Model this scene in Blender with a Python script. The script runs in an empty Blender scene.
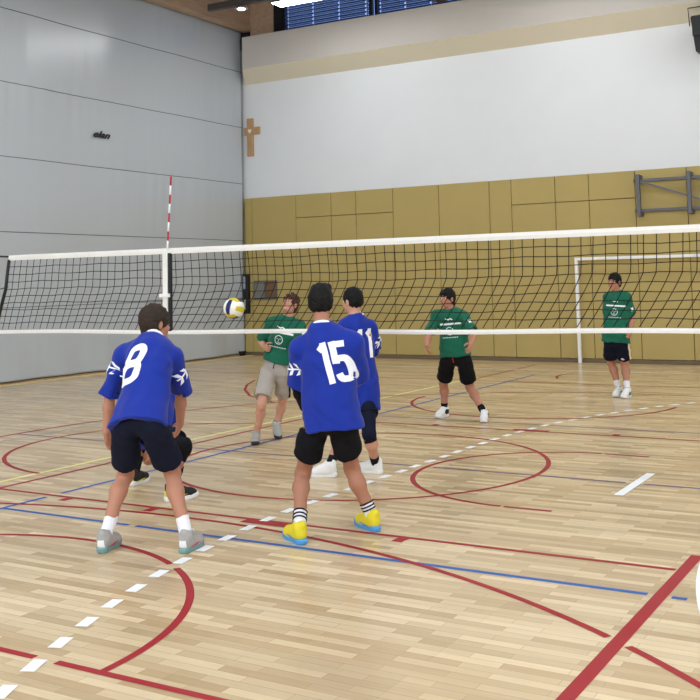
import bpy, bmesh, math, random
import numpy as np
from mathutils import Vector, Matrix
from mathutils.bvhtree import BVHTree
random.seed(4)
SC = bpy.context.scene
COL = SC.collection

# ------------------------------------------------------------------ camera, world, light, exposure
cam_d = bpy.data.cameras.new('camera'); cam = bpy.data.objects.new('camera', cam_d); COL.objects.link(cam)
cam_d.sensor_width = 36; cam_d.lens = 53.23; cam_d.shift_y = -0.2187
cam_d.clip_start = 0.05; cam_d.clip_end = 200
RT = Vector((0.86139317, 0.50749213, -0.02129651)); UP = Vector((0.05950509, -0.05918497, 0.99647192)); FW = Vector((-0.50444122, 0.85962136, 0.08117989))
cam.matrix_world = Matrix(((RT.x, UP.x, -FW.x, 0), (RT.y, UP.y, -FW.y, 0), (RT.z, UP.z, -FW.z, 1.7317), (0, 0, 0, 1)))
SC.camera = cam
W = bpy.data.worlds.new('sky'); SC.world = W; W.use_nodes = True
W.node_tree.nodes['Background'].inputs[0].default_value = (0.30, 0.48, 1.0, 1)
W.node_tree.nodes['Background'].inputs[1].default_value = 1.3
SC.view_settings.view_transform = 'Standard'; SC.view_settings.look = 'None'
SC.view_settings.gamma = 1; SC.view_settings.use_curve_mapping = False
SC.view_settings.exposure = 0.08
LAMP = 21.0            # strength of the ceiling luminaires
def area(name, loc, rot, sx, sy, power, col):
    l = bpy.data.lights.new(name, 'AREA'); l.shape = 'RECTANGLE'; l.size = sx; l.size_y = sy; l.energy = power; l.color = col
    o = bpy.data.objects.new(name, l); COL.objects.link(o); o.location = loc; o.rotation_euler = rot
    return o
# added bluish fill lights by the front and end walls, out of frame
area('front_fill', (-4.0, -5.7, 6.2), (math.radians(78), 0, 0), 20, 2.4, 1300, (0.80, 0.90, 1.0))
area('end_fill', (7.2, 8.0, 6.0), (math.radians(80), 0, math.radians(90)), 20, 2.6, 500, (0.78, 0.89, 1.0))

# ------------------------------------------------------------------ materials
def s2l(c): return tuple(((v/255)/12.92 if v/255 <= .04045 else ((v/255+.055)/1.055)**2.4) for v in c)
class NT:
    def __init__(s, name):
        s.m = bpy.data.materials.new(name); s.m.use_nodes = True; s.t = s.m.node_tree; s.b = s.t.nodes['Principled BSDF']
    def n(s, typ, **kw):
        q = s.t.nodes.new(typ)
        for k, v in kw.items():
            if k in q.inputs.keys(): q.inputs[k].default_value = v
            else: setattr(q, k, v)
        return q
    def l(s, a, b): s.t.links.new(a, b)
def mat(name, rgb, rough=.6, spec=.3, var=.06, scale=6, bump=0, metal=0, coat=0, coat_r=.1, sheen=0, sss=0):
    N = NT(name); b = N.b; c = s2l(rgb)
    tc = N.n('ShaderNodeTexCoord'); no = N.n('ShaderNodeTexNoise', Scale=scale, Detail=4.0)
    N.l(tc.outputs['Object'], no.inputs['Vector'])
    r = N.n('ShaderNodeMapRange'); r.inputs['To Min'].default_value = 1-var; r.inputs['To Max'].default_value = 1+var
    N.l(no.outputs['Fac'], r.inputs['Value'])
    mx = N.n('ShaderNodeVectorMath', operation='SCALE'); mx.inputs[0].default_value = c
    N.l(r.outputs[0], mx.inputs['Scale']); N.l(mx.outputs[0], b.inputs['Base Color'])
    b.inputs['Roughness'].default_value = rough; b.inputs['Specular IOR Level'].default_value = spec; b.inputs['Metallic'].default_value = metal
    b.inputs['Coat Weight'].default_value = coat; b.inputs['Coat Roughness'].default_value = coat_r
    b.inputs['Sheen Weight'].default_value = sheen
    if bump:
        bp = N.n('ShaderNodeBump', Strength=bump, Distance=.01); N.l(no.outputs['Fac'], bp.inputs['Height']); N.l(bp.outputs[0], b.inputs['Normal'])
    return N.m
def emit(name, rgb, st):
    N = NT(name); N.b.inputs['Base Color'].default_value = (.8, .8, .8, 1)
    N.b.inputs['Emission Color'].default_value = (*rgb, 1); N.b.inputs['Emission Strength'].default_value = st
    return N.m
def floor_mat():
    N = NT('parquet'); b = N.b
    tc = N.n('ShaderNodeTexCoord')
    br = N.n('ShaderNodeTexBrick', offset=.37, offset_frequency=2, squash=1.0)
    br.inputs['Color1'].default_value = (*s2l((228, 207, 168)), 1); br.inputs['Color2'].default_value = (*s2l((188, 160, 118)), 1)
    br.inputs['Mortar'].default_value = (*s2l((168, 142, 108)), 1); br.inputs['Scale'].default_value = 1
    br.inputs['Mortar Size'].default_value = .0012; br.inputs['Brick Width'].default_value = .47; br.inputs['Row Height'].default_value = .066
    N.l(tc.outputs['Object'], br.inputs['Vector'])
    b2 = N.n('ShaderNodeTexBrick', offset=.43, offset_frequency=3, squash=1.0)
    b2.inputs['Color1'].default_value = (1.05, 1.05, 1.06, 1); b2.inputs['Color2'].default_value = (.88, .87, .85, 1); b2.inputs['Mortar'].default_value = (.78, .76, .72, 1)
    b2.inputs['Scale'].default_value = 1; b2.inputs['Mortar Size'].default_value = .0012; b2.inputs['Brick Width'].default_value = 2.2; b2.inputs['Row Height'].default_value = .198
    N.l(tc.outputs['Object'], b2.inputs['Vector'])
    mp = N.n('ShaderNodeMapping'); mp.inputs['Scale'].default_value = (1.2, 26, 1); N.l(tc.outputs['Object'], mp.inputs['Vector'])
    gr = N.n('ShaderNodeTexNoise', Scale=2.2, Detail=6.0); N.l(mp.outputs[0], gr.inputs['Vector'])
    r = N.n('ShaderNodeMapRange'); r.inputs['To Min'].default_value = .86; r.inputs['To Max'].default_value = 1.12; N.l(gr.outputs['Fac'], r.inputs['Value'])
    m1 = N.n('ShaderNodeMix', data_type='RGBA', blend_type='MULTIPLY'); m1.inputs['Factor'].default_value = 1
    N.l(br.outputs['Color'], m1.inputs['A']); N.l(b2.outputs['Color'], m1.inputs['B'])
    sc = N.n('ShaderNodeVectorMath', operation='SCALE'); N.l(m1.outputs['Result'], sc.inputs[0]); N.l(r.outputs[0], sc.inputs['Scale'])
    N.l(sc.outputs[0], b.inputs['Base Color'])
    b.inputs['Roughness'].default_value = .36; b.inputs['Specular IOR Level'].default_value = .45
    b.inputs['Coat Weight'].default_value = .35; b.inputs['Coat Roughness'].default_value = .16
    return N.m
def wood(name, c1, c2, axis_scale, rough=.5):
    N = NT(name); tc = N.n('ShaderNodeTexCoord'); mp = N.n('ShaderNodeMapping'); mp.inputs['Scale'].default_value = axis_scale
    N.l(tc.outputs['Object'], mp.inputs['Vector'])
    no = N.n('ShaderNodeTexNoise', Scale=3.0, Detail=6.0, Roughness=.6); N.l(mp.outputs[0], no.inputs['Vector'])
    cr = N.n('ShaderNodeValToRGB'); cr.color_ramp.elements[0].color = (*s2l(c1), 1); cr.color_ramp.elements[1].color = (*s2l(c2), 1)
    cr.color_ramp.elements[0].position = .3; cr.color_ramp.elements[1].position = .7
    N.l(no.outputs['Fac'], cr.inputs[0]); N.l(cr.outputs[0], N.b.inputs['Base Color']); N.b.inputs['Roughness'].default_value = rough
    return N.m
def pvc_mat():
    N = NT('grey_pvc'); b = N.b; b.inputs['Base Color'].default_value = (*s2l((184, 191, 199)), 1)
    b.inputs['Roughness'].default_value = .27; b.inputs['Specular IOR Level'].default_value = 1.0
    tc = N.n('ShaderNodeTexCoord'); mp = N.n('ShaderNodeMapping'); mp.inputs['Scale'].default_value = (1, 1.3, .10); N.l(tc.outputs['Object'], mp.inputs['Vector'])
    n1 = N.n('ShaderNodeTexNoise', Scale=.8, Detail=3.0, Roughness=.5); N.l(mp.outputs[0], n1.inputs['Vector'])
    bp = N.n('ShaderNodeBump', Strength=.9, Distance=.05); N.l(n1.outputs['Fac'], bp.inputs['Height']); N.l(bp.outputs[0], b.inputs['Normal'])
    return N.m
M = dict(
 floor=floor_mat(), red=mat('red_line_paint', (158, 30, 40), .5, .3), blue=mat('blue_line_paint', (46, 98, 174), .5, .3),
 white=mat('white_line_paint', (240, 244, 248), .4, .4), yellow=mat('yellow_line_paint', (236, 230, 140), .4, .4), purple=mat('purple_line_paint', (96, 78, 120), .4, .4),
 grey_line=mat('grey_line_paint', (150, 150, 160), .4, .4),
 plaster=mat('white_plaster', (222, 225, 228), .85, .2, .03, 1.2), band=mat('bulkhead_plaster', (196, 190, 183), .8, .2, .03, 1.5),
 soffit=mat('soffit_bounce_plaster', (226, 218, 196), .8, .2, .03, 1.5),  # warm pale tone paints the floor's bounce light onto the underside
 mats=mat('olive_wall_pad', (177, 157, 98), .62, .3, .05, 1.4, .02), seam=mat('pad_seam', (84, 72, 44), .8),
 base=mat('dark_base', (112, 96, 74), .7), curtain=pvc_mat(),
 curtain_seam=mat('seam_grey', (92, 94, 96), .6), black=mat('black_plastic', (22, 22, 25), .45, .4), black_cloth=mat('black_cloth', (20, 20, 24), .9, .15, .1, 30),
 navy=mat('navy_cloth', (20, 24, 42), .9, .15, .1, 20), net=mat('net_cord', (30, 26, 26), .8, .2), tape=mat('white_canvas', (232, 230, 226), .8, .2, .05, 20),
 steel=mat('grey_steel', (92, 92, 98), .45, .5, .06, 8, metal=.3), alu=mat('aluminium', (180, 182, 186), .35, .5, metal=.8), goalw=mat('white_goal_paint', (236, 236, 234), .4, .4),
 beam=wood('glulam', (164, 138, 116), (188, 160, 134), (6, .6, 6)), cross=wood('oak', (168, 130, 88), (194, 156, 112), (14, 14, 1.2)),
 ceil=mat('ceiling_board', (150, 140, 128), .9, .1), strip=mat('pale_floor_strip', (216, 196, 150), .5), rail=mat('dark_rail', (66, 62, 60), .5, .4),
 lampm=emit('lamp_diffuser', (.97, .985, 1.0), LAMP), spot_m=emit('spot_glass', (1.0, .98, .95), 6.0),
 redp=mat('antenna_red', (178, 40, 52), .5), grey_box=mat('cabinet_grey', (120, 118, 112), .5), brown_box=mat('cabinet_brown', (112, 84, 58), .6),
 jersey_blue=mat('blue_jersey', (14, 43, 146), .75, .25, .10, 13, .35, sheen=.1), jersey_green=mat('green_jersey', (14, 96, 72), .75, .25, .10, 13, .35, sheen=.1),
 print_w=mat('white_print', (240, 242, 246), .7, .25), grey_cloth=mat('grey_marl', (168, 160, 152), .9, .15, .10, 60, .05), cream=mat('cream_stripe', (232, 214, 178), .8),
 sock_w=mat('white_sock', (232, 232, 236), .95, .1, .06, 40, .1), sock_b=mat('black_sock', (30, 30, 32), .95, .1, .08, 40, .1),
 skin=mat('skin', (180, 126, 102), .55, .35, .06, 9), skin2=mat('skin_tan', (170, 118, 94), .55, .35, .06, 9), skin3=mat('skin_fair', (200, 148, 124), .55, .35, .06, 9),
 lip=mat('lip', (176, 100, 92), .5), hair_b=mat('brown_hair', (50, 39, 31), .65, .2, .35, 40, .4), hair_k=mat('black_hair', (14, 12, 12), .65, .2, .3, 40, .4), hair_m=mat('chestnut_hair', (76, 52, 38), .65, .2, .35, 40, .4),
 eye_w=mat('eye_white', (225, 220, 215), .3), eye_d=mat('iris', (36, 26, 22), .2),
 sh_grey=mat('shoe_grey', (168, 166, 164), .6, .3, .06, 20), sh_white=mat('shoe_white', (232, 232, 232), .55, .3, .04, 20), sh_yellow=mat('shoe_yellow', (222, 204, 44), .6, .3, .08, 20), sh_black=mat('shoe_black', (28, 28, 30), .6, .3, .1, 20),
 sole_blue=mat('sole_blue', (84, 156, 214), .6), sole_white=mat('sole_white', (236, 236, 236), .6), sole_dark=mat('sole_dark', (46, 50, 58), .6), sole_teal=mat('sole_teal', (120, 152, 152), .6), pink=mat('shoe_pink', (214, 70, 100), .6), neon=mat('shoe_neon', (216, 226, 60), .6), cyan=mat('shoe_cyan', (96, 196, 206), .6), teal=mat('shoe_teal', (90, 140, 144), .6),
 ball_w=mat('ball_white', (236, 234, 224), .5, .35, .03, 60, .05), ball_y=mat('ball_yellow', (206, 190, 40), .5, .35, .03, 60, .05), ball_n=mat('ball_navy', (24, 32, 92), .5, .35, .03, 60, .05),
 blind=None, frame=mat('window_frame', (26, 26, 30), .5),
)
def blind_mat():
    N = NT('blue_slat'); N.b.inputs['Base Color'].default_value = (*s2l((40, 70, 130)), 1); N.b.inputs['Roughness'].default_value = .5
    tr = N.n('ShaderNodeBsdfTranslucent'); tr.inputs['Color'].default_value = (*s2l((60, 104, 190)), 1)
    ms = N.n('ShaderNodeMixShader'); ms.inputs[0].default_value = .12
    N.l(N.b.outputs[0], ms.inputs[1]); N.l(tr.outputs[0], ms.inputs[2]); N.l(ms.outputs[0], N.t.nodes['Material Output'].inputs[0])
    return N.m
M['blind'] = blind_mat()

# ------------------------------------------------------------------ helpers
def link(name, me, parent=None, mats=()):
    o = bpy.data.objects.new(name, me); COL.objects.link(o)
    for m in mats: me.materials.append(m)
    if parent is not None:
        o.parent = parent; o.matrix_parent_inverse = Matrix.Translation(-parent.location) if parent.parent is None and parent.type == 'EMPTY' else PINV(parent)
    return o
def PINV(parent):
    # children keep world coordinates; every parent here is unrotated and unscaled
    loc = Vector(parent.location); q = parent.parent
    if q is not None: return Matrix.Identity(4)      # parent is itself a part in world coordinates
    return Matrix.Translation(-loc)
def tag(o, label=None, cat=None, group=None, kind=None):
    if label: o['label'] = label
    if cat: o['category'] = cat
    if group: o['group'] = group
    if kind: o['kind'] = kind
    return o
def empty(name, loc, label, cat, group=None):
    o = bpy.data.objects.new(name, None); COL.objects.link(o); o.location = loc; o.empty_display_size = .1
    return tag(o, label, cat, group)
class MB:
    def __init__(s): s.bm = bmesh.new()
    def box(s, x0, x1, y0, y1, z0, z1, mi=0, bev=0):
        b = bmesh.new(); bmesh.ops.create_cube(b, size=1)
        for v in b.verts: v.co = Vector(((x0+x1)/2+v.co.x*(x1-x0), (y0+y1)/2+v.co.y*(y1-y0), (z0+z1)/2+v.co.z*(z1-z0)))
        if bev: bmesh.ops.bevel(b, geom=b.edges[:], offset=bev, segments=2, affect='EDGES', profile=.5)
        s.add(b, mi); return s
    def add(s, b, mi=0):
        me = bpy.data.meshes.new('t')
        for f in b.faces: f.material_index = mi
        b.to_mesh(me); b.free(); s.bm.from_mesh(me); bpy.data.meshes.remove(me)
    def tube(s, pts, r, n=6, mi=0, cap=True, closed=False):
        pts = [Vector(p) for p in pts]; rings = []; b = s.bm
        rr = r if hasattr(r, '__len__') else [r]*len(pts)
        prev = None
        for i, p in enumerate(pts):
            if closed: d = pts[(i+1) % len(pts)]-pts[i-1]
            else: d = (pts[min(i+1, len(pts)-1)]-pts[max(i-1, 0)])
            d.normalize()
            if prev is None: a = d.orthogonal().normalized()
            else: a = (prev-d*prev.dot(d)).normalized()
            prev = a; c = d.cross(a)
            rings.append([b.verts.new(p+(a*math.cos(2*math.pi*k/n)+c*math.sin(2*math.pi*k/n))*rr[i]) for k in range(n)])
        L = len(rings)
        for i in range(L if closed else L-1):
            for k in range(n):
                f = b.faces.new((rings[i][k], rings[i][(k+1) % n], rings[(i+1) % L][(k+1) % n], rings[(i+1) % L][k])); f.material_index = mi; f.smooth = n > 4
        if cap and not closed:
            for q in (rings[0][::-1], rings[-1]):
                f = b.faces.new(q); f.material_index = mi
        return s
    def bar(s, a, b_, w, h, up=(0, 0, 1), mi=0):
        a = Vector(a); b_ = Vector(b_); d = (b_-a); L = d.length; d.normalize(); u = Vector(up); u = (u-d*u.dot(d)).normalized(); r = d.cross(u)
        b = bmesh.new(); bmesh.ops.create_cube(b, size=1)
        for v in b.verts: v.co = (a+b_)/2+d*v.co.x*L+r*v.co.y*w+u*v.co.z*h
        s.add(b, mi); return s
    def build(s, name, mats, parent=None):
        me = bpy.data.meshes.new(name)
        bmesh.ops.recalc_face_normals(s.bm, faces=s.bm.faces[:])
        s.bm.to_mesh(me); s.bm.free()
        return link(name, me, parent, mats if isinstance(mats, (list, tuple)) else [mats])

# ------------------------------------------------------------------ setting: floor with its painted lines
X0, X1, Y0, Y1, ZC = -15.95, 7.4, -6.0, 20.55, 9.3
fb = MB(); fb.box(X0, X1, Y0, Y1+.3, -.2, 0, 0)
ORDER = {'red': 1, 'blue': 2, 'white': 3, 'yellow': 4, 'purple': 5, 'grey_line': 6}
ZL = {'grey_line': .0006, 'purple': .0009, 'yellow': .0012, 'blue': .0015, 'red': .0018, 'white': .0024}
LAID = []
def stroke(pts, col, w=.045):
    pts = [Vector((p[0], p[1], ZL[col]+.00001*len(LAID))) for p in pts]; b = fb.bm; prev = None; LAID.append(col)
    for i, p in enumerate(pts):
        d = (pts[min(i+1, len(pts)-1)]-pts[max(i-1, 0)]).normalized(); nrm = Vector((-d.y, d.x, 0))*w/2
        e = (b.verts.new(p+nrm), b.verts.new(p-nrm))
        if prev:
            f = b.faces.new((prev[0], prev[1], e[1], e[0])); f.material_index = ORDER[col]
        prev = e
def arc(cx, cy, r, a0, a1, col, w=.045, n=48):
    stroke([(cx+r*math.cos(math.radians(a0+(a1-a0)*k/n)), cy+r*math.sin(math.radians(a0+(a1-a0)*k/n))) for k in range(n+1)], col, w)
CY = 8.79
stroke([(-7.33, 6.33), (-1.55, 6.33)], 'red'); stroke([(-7.33, 11.24), (-1.4, 11.24)], 'red'); stroke([(-7.33, 6.33), (-7.33, 11.24)], 'red')
stroke([(-1.505, 1.5), (-1.505, 6.7)], 'red', .072)
for x in (-3.34, -5.52, -6.43): stroke([(x, 6.32), (x, 6.2)], 'red', .08); stroke([(x, 11.24), (x, 11.36)], 'red', .08)
stroke([(-4.64, 6.27), (-4.2, 6.27)], 'red', .11); stroke([(-4.53, 11.29), (-4.1, 11.29)], 'red', .11)
arc(-7.33, CY, 1.8, 97, 263, 'red'); arc(-5.12, CY, 1.8, 0, 360, 'red', n=80)
arc(-3.08, CY, 1.3, 92, 268, 'red'); stroke([(-3.1, 7.49), (-2.72, 7.49)], 'red'); stroke([(-3.1, 10.08), (-2.67, 10.08)], 'red')
arc(-3.08, CY, 6.75, 104, 230, 'red', n=90); stroke([(-4.7, 15.34), (-1.4, 15.2)], 'red')
arc(-5.1, .06, 6.1, 54.6, 125, 'red', n=70); arc(-5.1, .06, 6.1, 44, 53.2, 'red', n=16)
arc(-5.22, 3.56, 1.775, 0, 57, 'red'); arc(-5.22, 3.56, 1.775, 60.5, 180, 'red')
stroke([(-7.4, 3.56), (-3.86, 3.56)], 'red'); stroke([(-3.72, 3.56), (-2.2, 3.56)], 'red')
arc(-5.15, 14.0, 1.84, 180, 358, 'red'); stroke([(-7.36, 16.6), (-7.38, 19.7)], 'red'); arc(-5.1, 17.75, 1.1, 150, 212, 'red')
stroke([(-11.04, 15.31), (-10.64, 14.51), (-10.18, 13.83), (-9.56, 13.12), (-8.66, 12.49)], 'red'); stroke([(-13.5, 16.4), (-1.0, 16.4)], 'red')
stroke([(-6.65, -.2), (-6.65, 6.25)], 'blue'); stroke([(-6.65, 6.42), (-6.65, 17.7)], 'blue'); stroke([(-6.65, 5.79), (-5.32, 5.79)], 'blue'); stroke([(-5.25, 5.79), (-1.575, 5.79)], 'blue'); stroke([(-1.445, 5.79), (-1.365, 5.79)], 'blue')
stroke([(-6.65, 11.76), (-1.2, 11.76)], 'purple'); stroke([(-9.8, 8.77), (-4.46, 8.77)], 'purple'); stroke([(-4.32, 8.77), (-2.53, 8.77)], 'purple'); stroke([(-2.38, 8.77), (-1.2, 8.77)], 'purple')
stroke([(-7.56, 0), (-7.56, 8.05), (-7.44, 17.0)], 'yellow', .055); stroke([(-9.5, 4), (-9.5, 10.2)], 'grey_line', .04); stroke([(-12.36, 4), (-12.36, 18)], 'grey_line', .04)
stroke([(-13.8, 12.9), (-7, 12.55)], 'grey_line', .04); stroke([(-13.5, 18.6), (-1.0, 18.65)], 'white', .05)
stroke([(-2.44, 8.245), (-2.44, 9.255)], 'white', .075)
arc(4.51, 7.29, 5.975, 180, 250, 'white', .08); stroke([(-1.44, 7.29), (-1.44, 10.29)], 'white', .08); arc(4.51, 10.29, 5.975, 120, 180, 'white', .08)
DASH = [(-3.52,2.93),(-3.66,3.2),(-3.78,3.48),(-3.9,3.76),(-4.01,4.05),(-4.11,4.34),(-4.19,4.62),(-4.27,4.91),(-4.33,5.2),(-4.39,5.5),(-4.43,5.79),(-4.47,6.09),(-4.5,6.38),(-4.52,6.68),(-4.52,7.0),(-4.52,7.29),(-4.51,7.59),(-4.51,7.89),(-4.5,8.18),(-4.49,8.47),(-4.49,8.75),(-4.48,9.04),(-4.47,9.34),(-4.47,9.64),(-4.46,9.94),(-4.45,10.24),(-4.44,10.54),(-4.42,10.84),(-4.39,11.14),(-4.35,11.43),(-4.3,11.73),(-4.24,12.02),(-4.16,12.3),(-4.08,12.58),(-3.99,12.86),(-3.89,13.13),(-3.78,13.41),(-3.66,13.68),(-3.53,13.95),(-3.39,14.21),(-3.24,14.46)]
for i, q in enumerate(DASH):
    a = Vector(DASH[max(i-1, 0)]); b = Vector(DASH[min(i+1, len(DASH)-1)]); d = (b-a).normalized()*.075; c = Vector(q)
    stroke([c-d, c+d], 'white', .07)
tag(fb.build('floor', [M['floor'], M['red'], M['blue'], M['white'], M['yellow'], M['purple'], M['grey_line']]), kind='structure')

# ------------------------------------------------------------------ setting: walls, ceiling, beams, windows
def struct(name, mb, mats): return tag(mb.build(name, mats), kind='structure')
b = MB(); b.box(X0-.3, X1+.3, Y1, Y1+.3, 0, 7.5, 0)
struct('wall_back', b, M['plaster'])
struct('wall_left', MB().box(X0-.3, X0, Y0, Y1, 0, ZC), M['plaster'])
struct('wall_right', MB().box(X1, X1+.3, Y0, Y1, 0, ZC), M['plaster'])
struct('wall_front', MB().box(X0-.3, X1+.3, Y0-.3, Y0, 0, ZC), M['plaster'])
struct('ceiling', MB().box(X0-.3, X1+.3, Y0-.3, Y1+.3, ZC, ZC+.2), M['ceil'])
# bulkhead with a sloping soffit running along the top of the back wall
bk = bmesh.new(); prof = [(20.55, 6.62), (20.10, 6.92), (20.10, 7.70), (20.55, 7.70)]
va = [bk.verts.new((-15.0 if y > 20.3 else -14.75, y, z)) for y, z in prof]; vb = [bk.verts.new((X1, y, z)) for y, z in prof]
for i in range(4):
    f = bk.faces.new((va[i], va[(i+1) % 4], vb[(i+1) % 4], vb[i])); f.material_index = 1 if i == 0 else 0
bk.faces.new(va); bk.faces.new(vb[::-1])
b = MB(); b.bm.free(); b.bm = bk
for x in (-12.55, -7.5, -2.5): b.box(x-.003, x+.003, 20.098, 20.1, 6.93, 7.70, 0)
struct('trim_1', b, [M['band'], M['soffit'], M['seam']])
# olive padding panels: seams are gaps between bevelled pads
b = MB(); b.box(-15.05, X1, 20.525, 20.549, .085, 3.80, 1)
sx = [-15.05, -14.80, -13.52, -12.54, -11.87, -10.91, -9.77, -8.58, -8.08, -7.12, -6.41, -5.47, -4.47, -3.4, -2.2, -1.0, .2, 1.4, 2.6, 3.8, 5.0, 6.2, X1]
split = {(-13.52, -12.54), (-12.54, -11.87), (-11.87, -10.91), (-8.08, -7.12), (-7.12, -6.41), (-6.41, -5.47), (-3.4, -2.2), (-2.2, -1.0)}
for a, c in zip(sx, sx[1:]):
    zs = [(.085, 3.25), (3.262, 3.80)] if (a, c) in split else [(.085, 3.80)]
    for z0, z1 in zs: b.box(a+.006, c-.006, 20.48, 20.53, z0, z1, 0, .008)
struct('wall_back_panelling', b, [M['mats'], M['seam']])
struct('baseboard_back', MB().box(-15.05, X1, 20.47, 20.55, 0, .075, 0, .006), M['base'])
# wooden roof beams running towards the back wall
struct('trim_2', MB().box(-14.93, -14.70, Y0, 20.42, 7.90, ZC, 0, .01), M['beam'])
struct('trim_3', MB().box(-9.62, -9.38, Y0, 20.42, 7.82, ZC, 0, .01), M['beam'])
struct('trim_4', MB().box(-4.30, -4.06, Y0, 20.42, 7.82, ZC, 0, .01), M['beam'])
struct('trim_5', MB().box(-14.70, -14.02, 20.38, 20.50, 7.70, ZC, 0, .01), M['beam'])
def window(n, x0, x1):
    b = MB(); z0, z1 = 7.70, ZC; y0, y1 = 20.44, 20.54
    for a, c in ((x0, x0+.09), (x1-.09, x1)): b.box(a, c, y0, y1, z0, z1, 0, .004)
    b.box(x0, x1, y0, y1, z1-.09, z1); b.box(x0, x1, y0, y1, z0, z0+.04)
    w = struct('window_%d' % n, b, M['frame'])
    bl = empty('venetian_blind', ((x0+x1)/2, 20.42, ZC-.1), ['blue venetian blind left of the dark mullion high in the back wall', 'blue venetian blind right of the dark mullion high in the back wall', 'blue venetian blind under the dark roof beam in the far corner'][n-1], 'blind', 'blinds above the bulkhead')
    s = MB(); z = 7.74; lad = [x0+.16+k*((x1-x0-.32)/3) for k in range(4)]
    while z < ZC-.12:
        s.bar((x0+.08, 20.415, z+.075), (x1-.08, 20.415, z+.075), .004, .045, (0, -.5, .87))
        cuts = [x0+.08]+sum([[q-.02, q+.02] for q in lad], [])+[x1-.08]
        for i in range(0, len(cuts), 2): s.bar((cuts[i], 20.432, z+.035), (cuts[i+1], 20.432, z+.035), .004, .045, (0, .45, .89))
        z += .092
    s.build('slats', M['blind'], bl)
    MB().box(x0+.06, x1-.06, 20.39, 20.44, ZC-.14, ZC-.09).build('head_rail', M['rail'], bl)
    c = MB()
    for q in lad: c.box(q+.03, q+.034, 20.4, 20.404, 7.74, ZC-.1)
    c.build('ladder_cord', M['tape'], bl)
window(1, -13.78, -11.30); window(2, -11.24, -9.0)
struct('trim_7', MB().box(-14.02, -13.78, 20.42, 20.54, 7.70, ZC), M['frame'])
struct('trim_8', MB().box(X0, -14.70, 20.46, 20.54, 7.50, ZC), M['frame'])
struct('trim_6', MB().box(-9.0, X1, 20.42, 20.54, 7.70, ZC), M['plaster'])

# ------------------------------------------------------------------ divider curtain
root = empty('divider_curtain', (-15.08, 10, 0), 'tall grey divider curtain with dark horizontal seams hanging along the left side of the hall', 'curtain')
nx, nz = 420, 200; bm_ = bmesh.new(); ys = np.linspace(-5.9, 20.46, nx); zs = np.linspace(.05, 8.6, nz)
seams = [1.38, 2.77, 4.16, 5.55, 6.93, 8.3]
def cur_x(y, z):
    d = .012*math.sin(1.1*y+.5*math.sin(z*1.3))+.010*math.sin(2.7*y+1.2*z*.3)
    for k, s in enumerate(seams):
        e = math.exp(-max(0, s-z)*1.6) if z <= s else math.exp(-(z-s)*6)
        a = (.5+.5*math.sin(.55*y+2.1*k))**3
        d += (.016 if k == 4 else .009)*e*a*math.sin(17*y+2.3*math.sin(3.1*y+k)+.6*(s-z))
    if z < 1.2: d += (1.2-z)*.06*(1+.35*math.sin(2.1*y)+.35*math.sin(5.3*y+2*z))
    return -15.05+d*min(1, max(.25, (20.46-y)/1.5))
vv = [[bm_.verts.new((cur_x(y, z), y, z)) for z in zs] for y in ys]
for i in range(nx-1):
    for j in range(nz-1):
        f = bm_.faces.new((vv[i][j], vv[i+1][j], vv[i+1][j+1], vv[i][j+1])); f.smooth = True
me = bpy.data.meshes.new('fabric'); bmesh.ops.recalc_face_normals(bm_, faces=bm_.faces[:]); bm_.to_mesh(me); bm_.free()
fab = link('fabric', me, root, [M['curtain']])
so = fab.modifiers.new('thick', 'SOLIDIFY'); so.thickness = .004
b = MB()
for s in seams: b.tube([(cur_x(y, s)+.004, y, s) for y in ys], .009, 4)
b.build('seam', M['curtain_seam'], root)
b = MB(); b.box(-15.16, -14.99, -5.9, 20.40, .0, .03, 0, .004); b.build('bottom_bar', M['cross'], root)
struct('trim_9', MB().box(-14.93, -14.74, -5.9, 20.40, .0, .012, 0, .003), M['strip'])
def text_mesh(txt, size, shear=0, bold=0, xs=1.0, space=1.0):
    cu = bpy.data.curves.new('t', 'FONT'); cu.body = txt; cu.size = size; cu.shear = shear; cu.offset = bold; cu.align_x = 'CENTER'; cu.align_y = 'CENTER'; cu.fill_mode = 'FRONT'; cu.space_character = space; cu.resolution_u = 6
    o = bpy.data.objects.new('t', cu); COL.objects.link(o); dg = bpy.context.evaluated_depsgraph_get(); dg.update()
    me = bpy.data.meshes.new_from_object(o.evaluated_get(dg)); bpy.data.objects.remove(o); bpy.data.curves.remove(cu)
    bm = bmesh.new(); bm.from_mesh(me); bpy.data.meshes.remove(me)
    for v in bm.verts: v.co.x *= xs
    return bm
tb = text_mesh('elan', .19, .45, .008, 1.55)
for v in tb.verts: v.co = Vector((-15.025, 15.57+v.co.x, 4.83+v.co.y))
me = bpy.data.meshes.new('maker_name'); tb.to_mesh(me); tb.free(); link('maker_name', me, root, [M['black']])
for y in (20.2,):
    c = MB()
    for dx in (-.05, .05): c.tube([(-14.93, y+dx-.012, .045), (-14.93, y+dx+.012, .045)], .045, 12)
    c.box(-14.96, -14.90, y-.1, y+.1, .07, .12); c.build('castor', M['black'], root)

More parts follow.
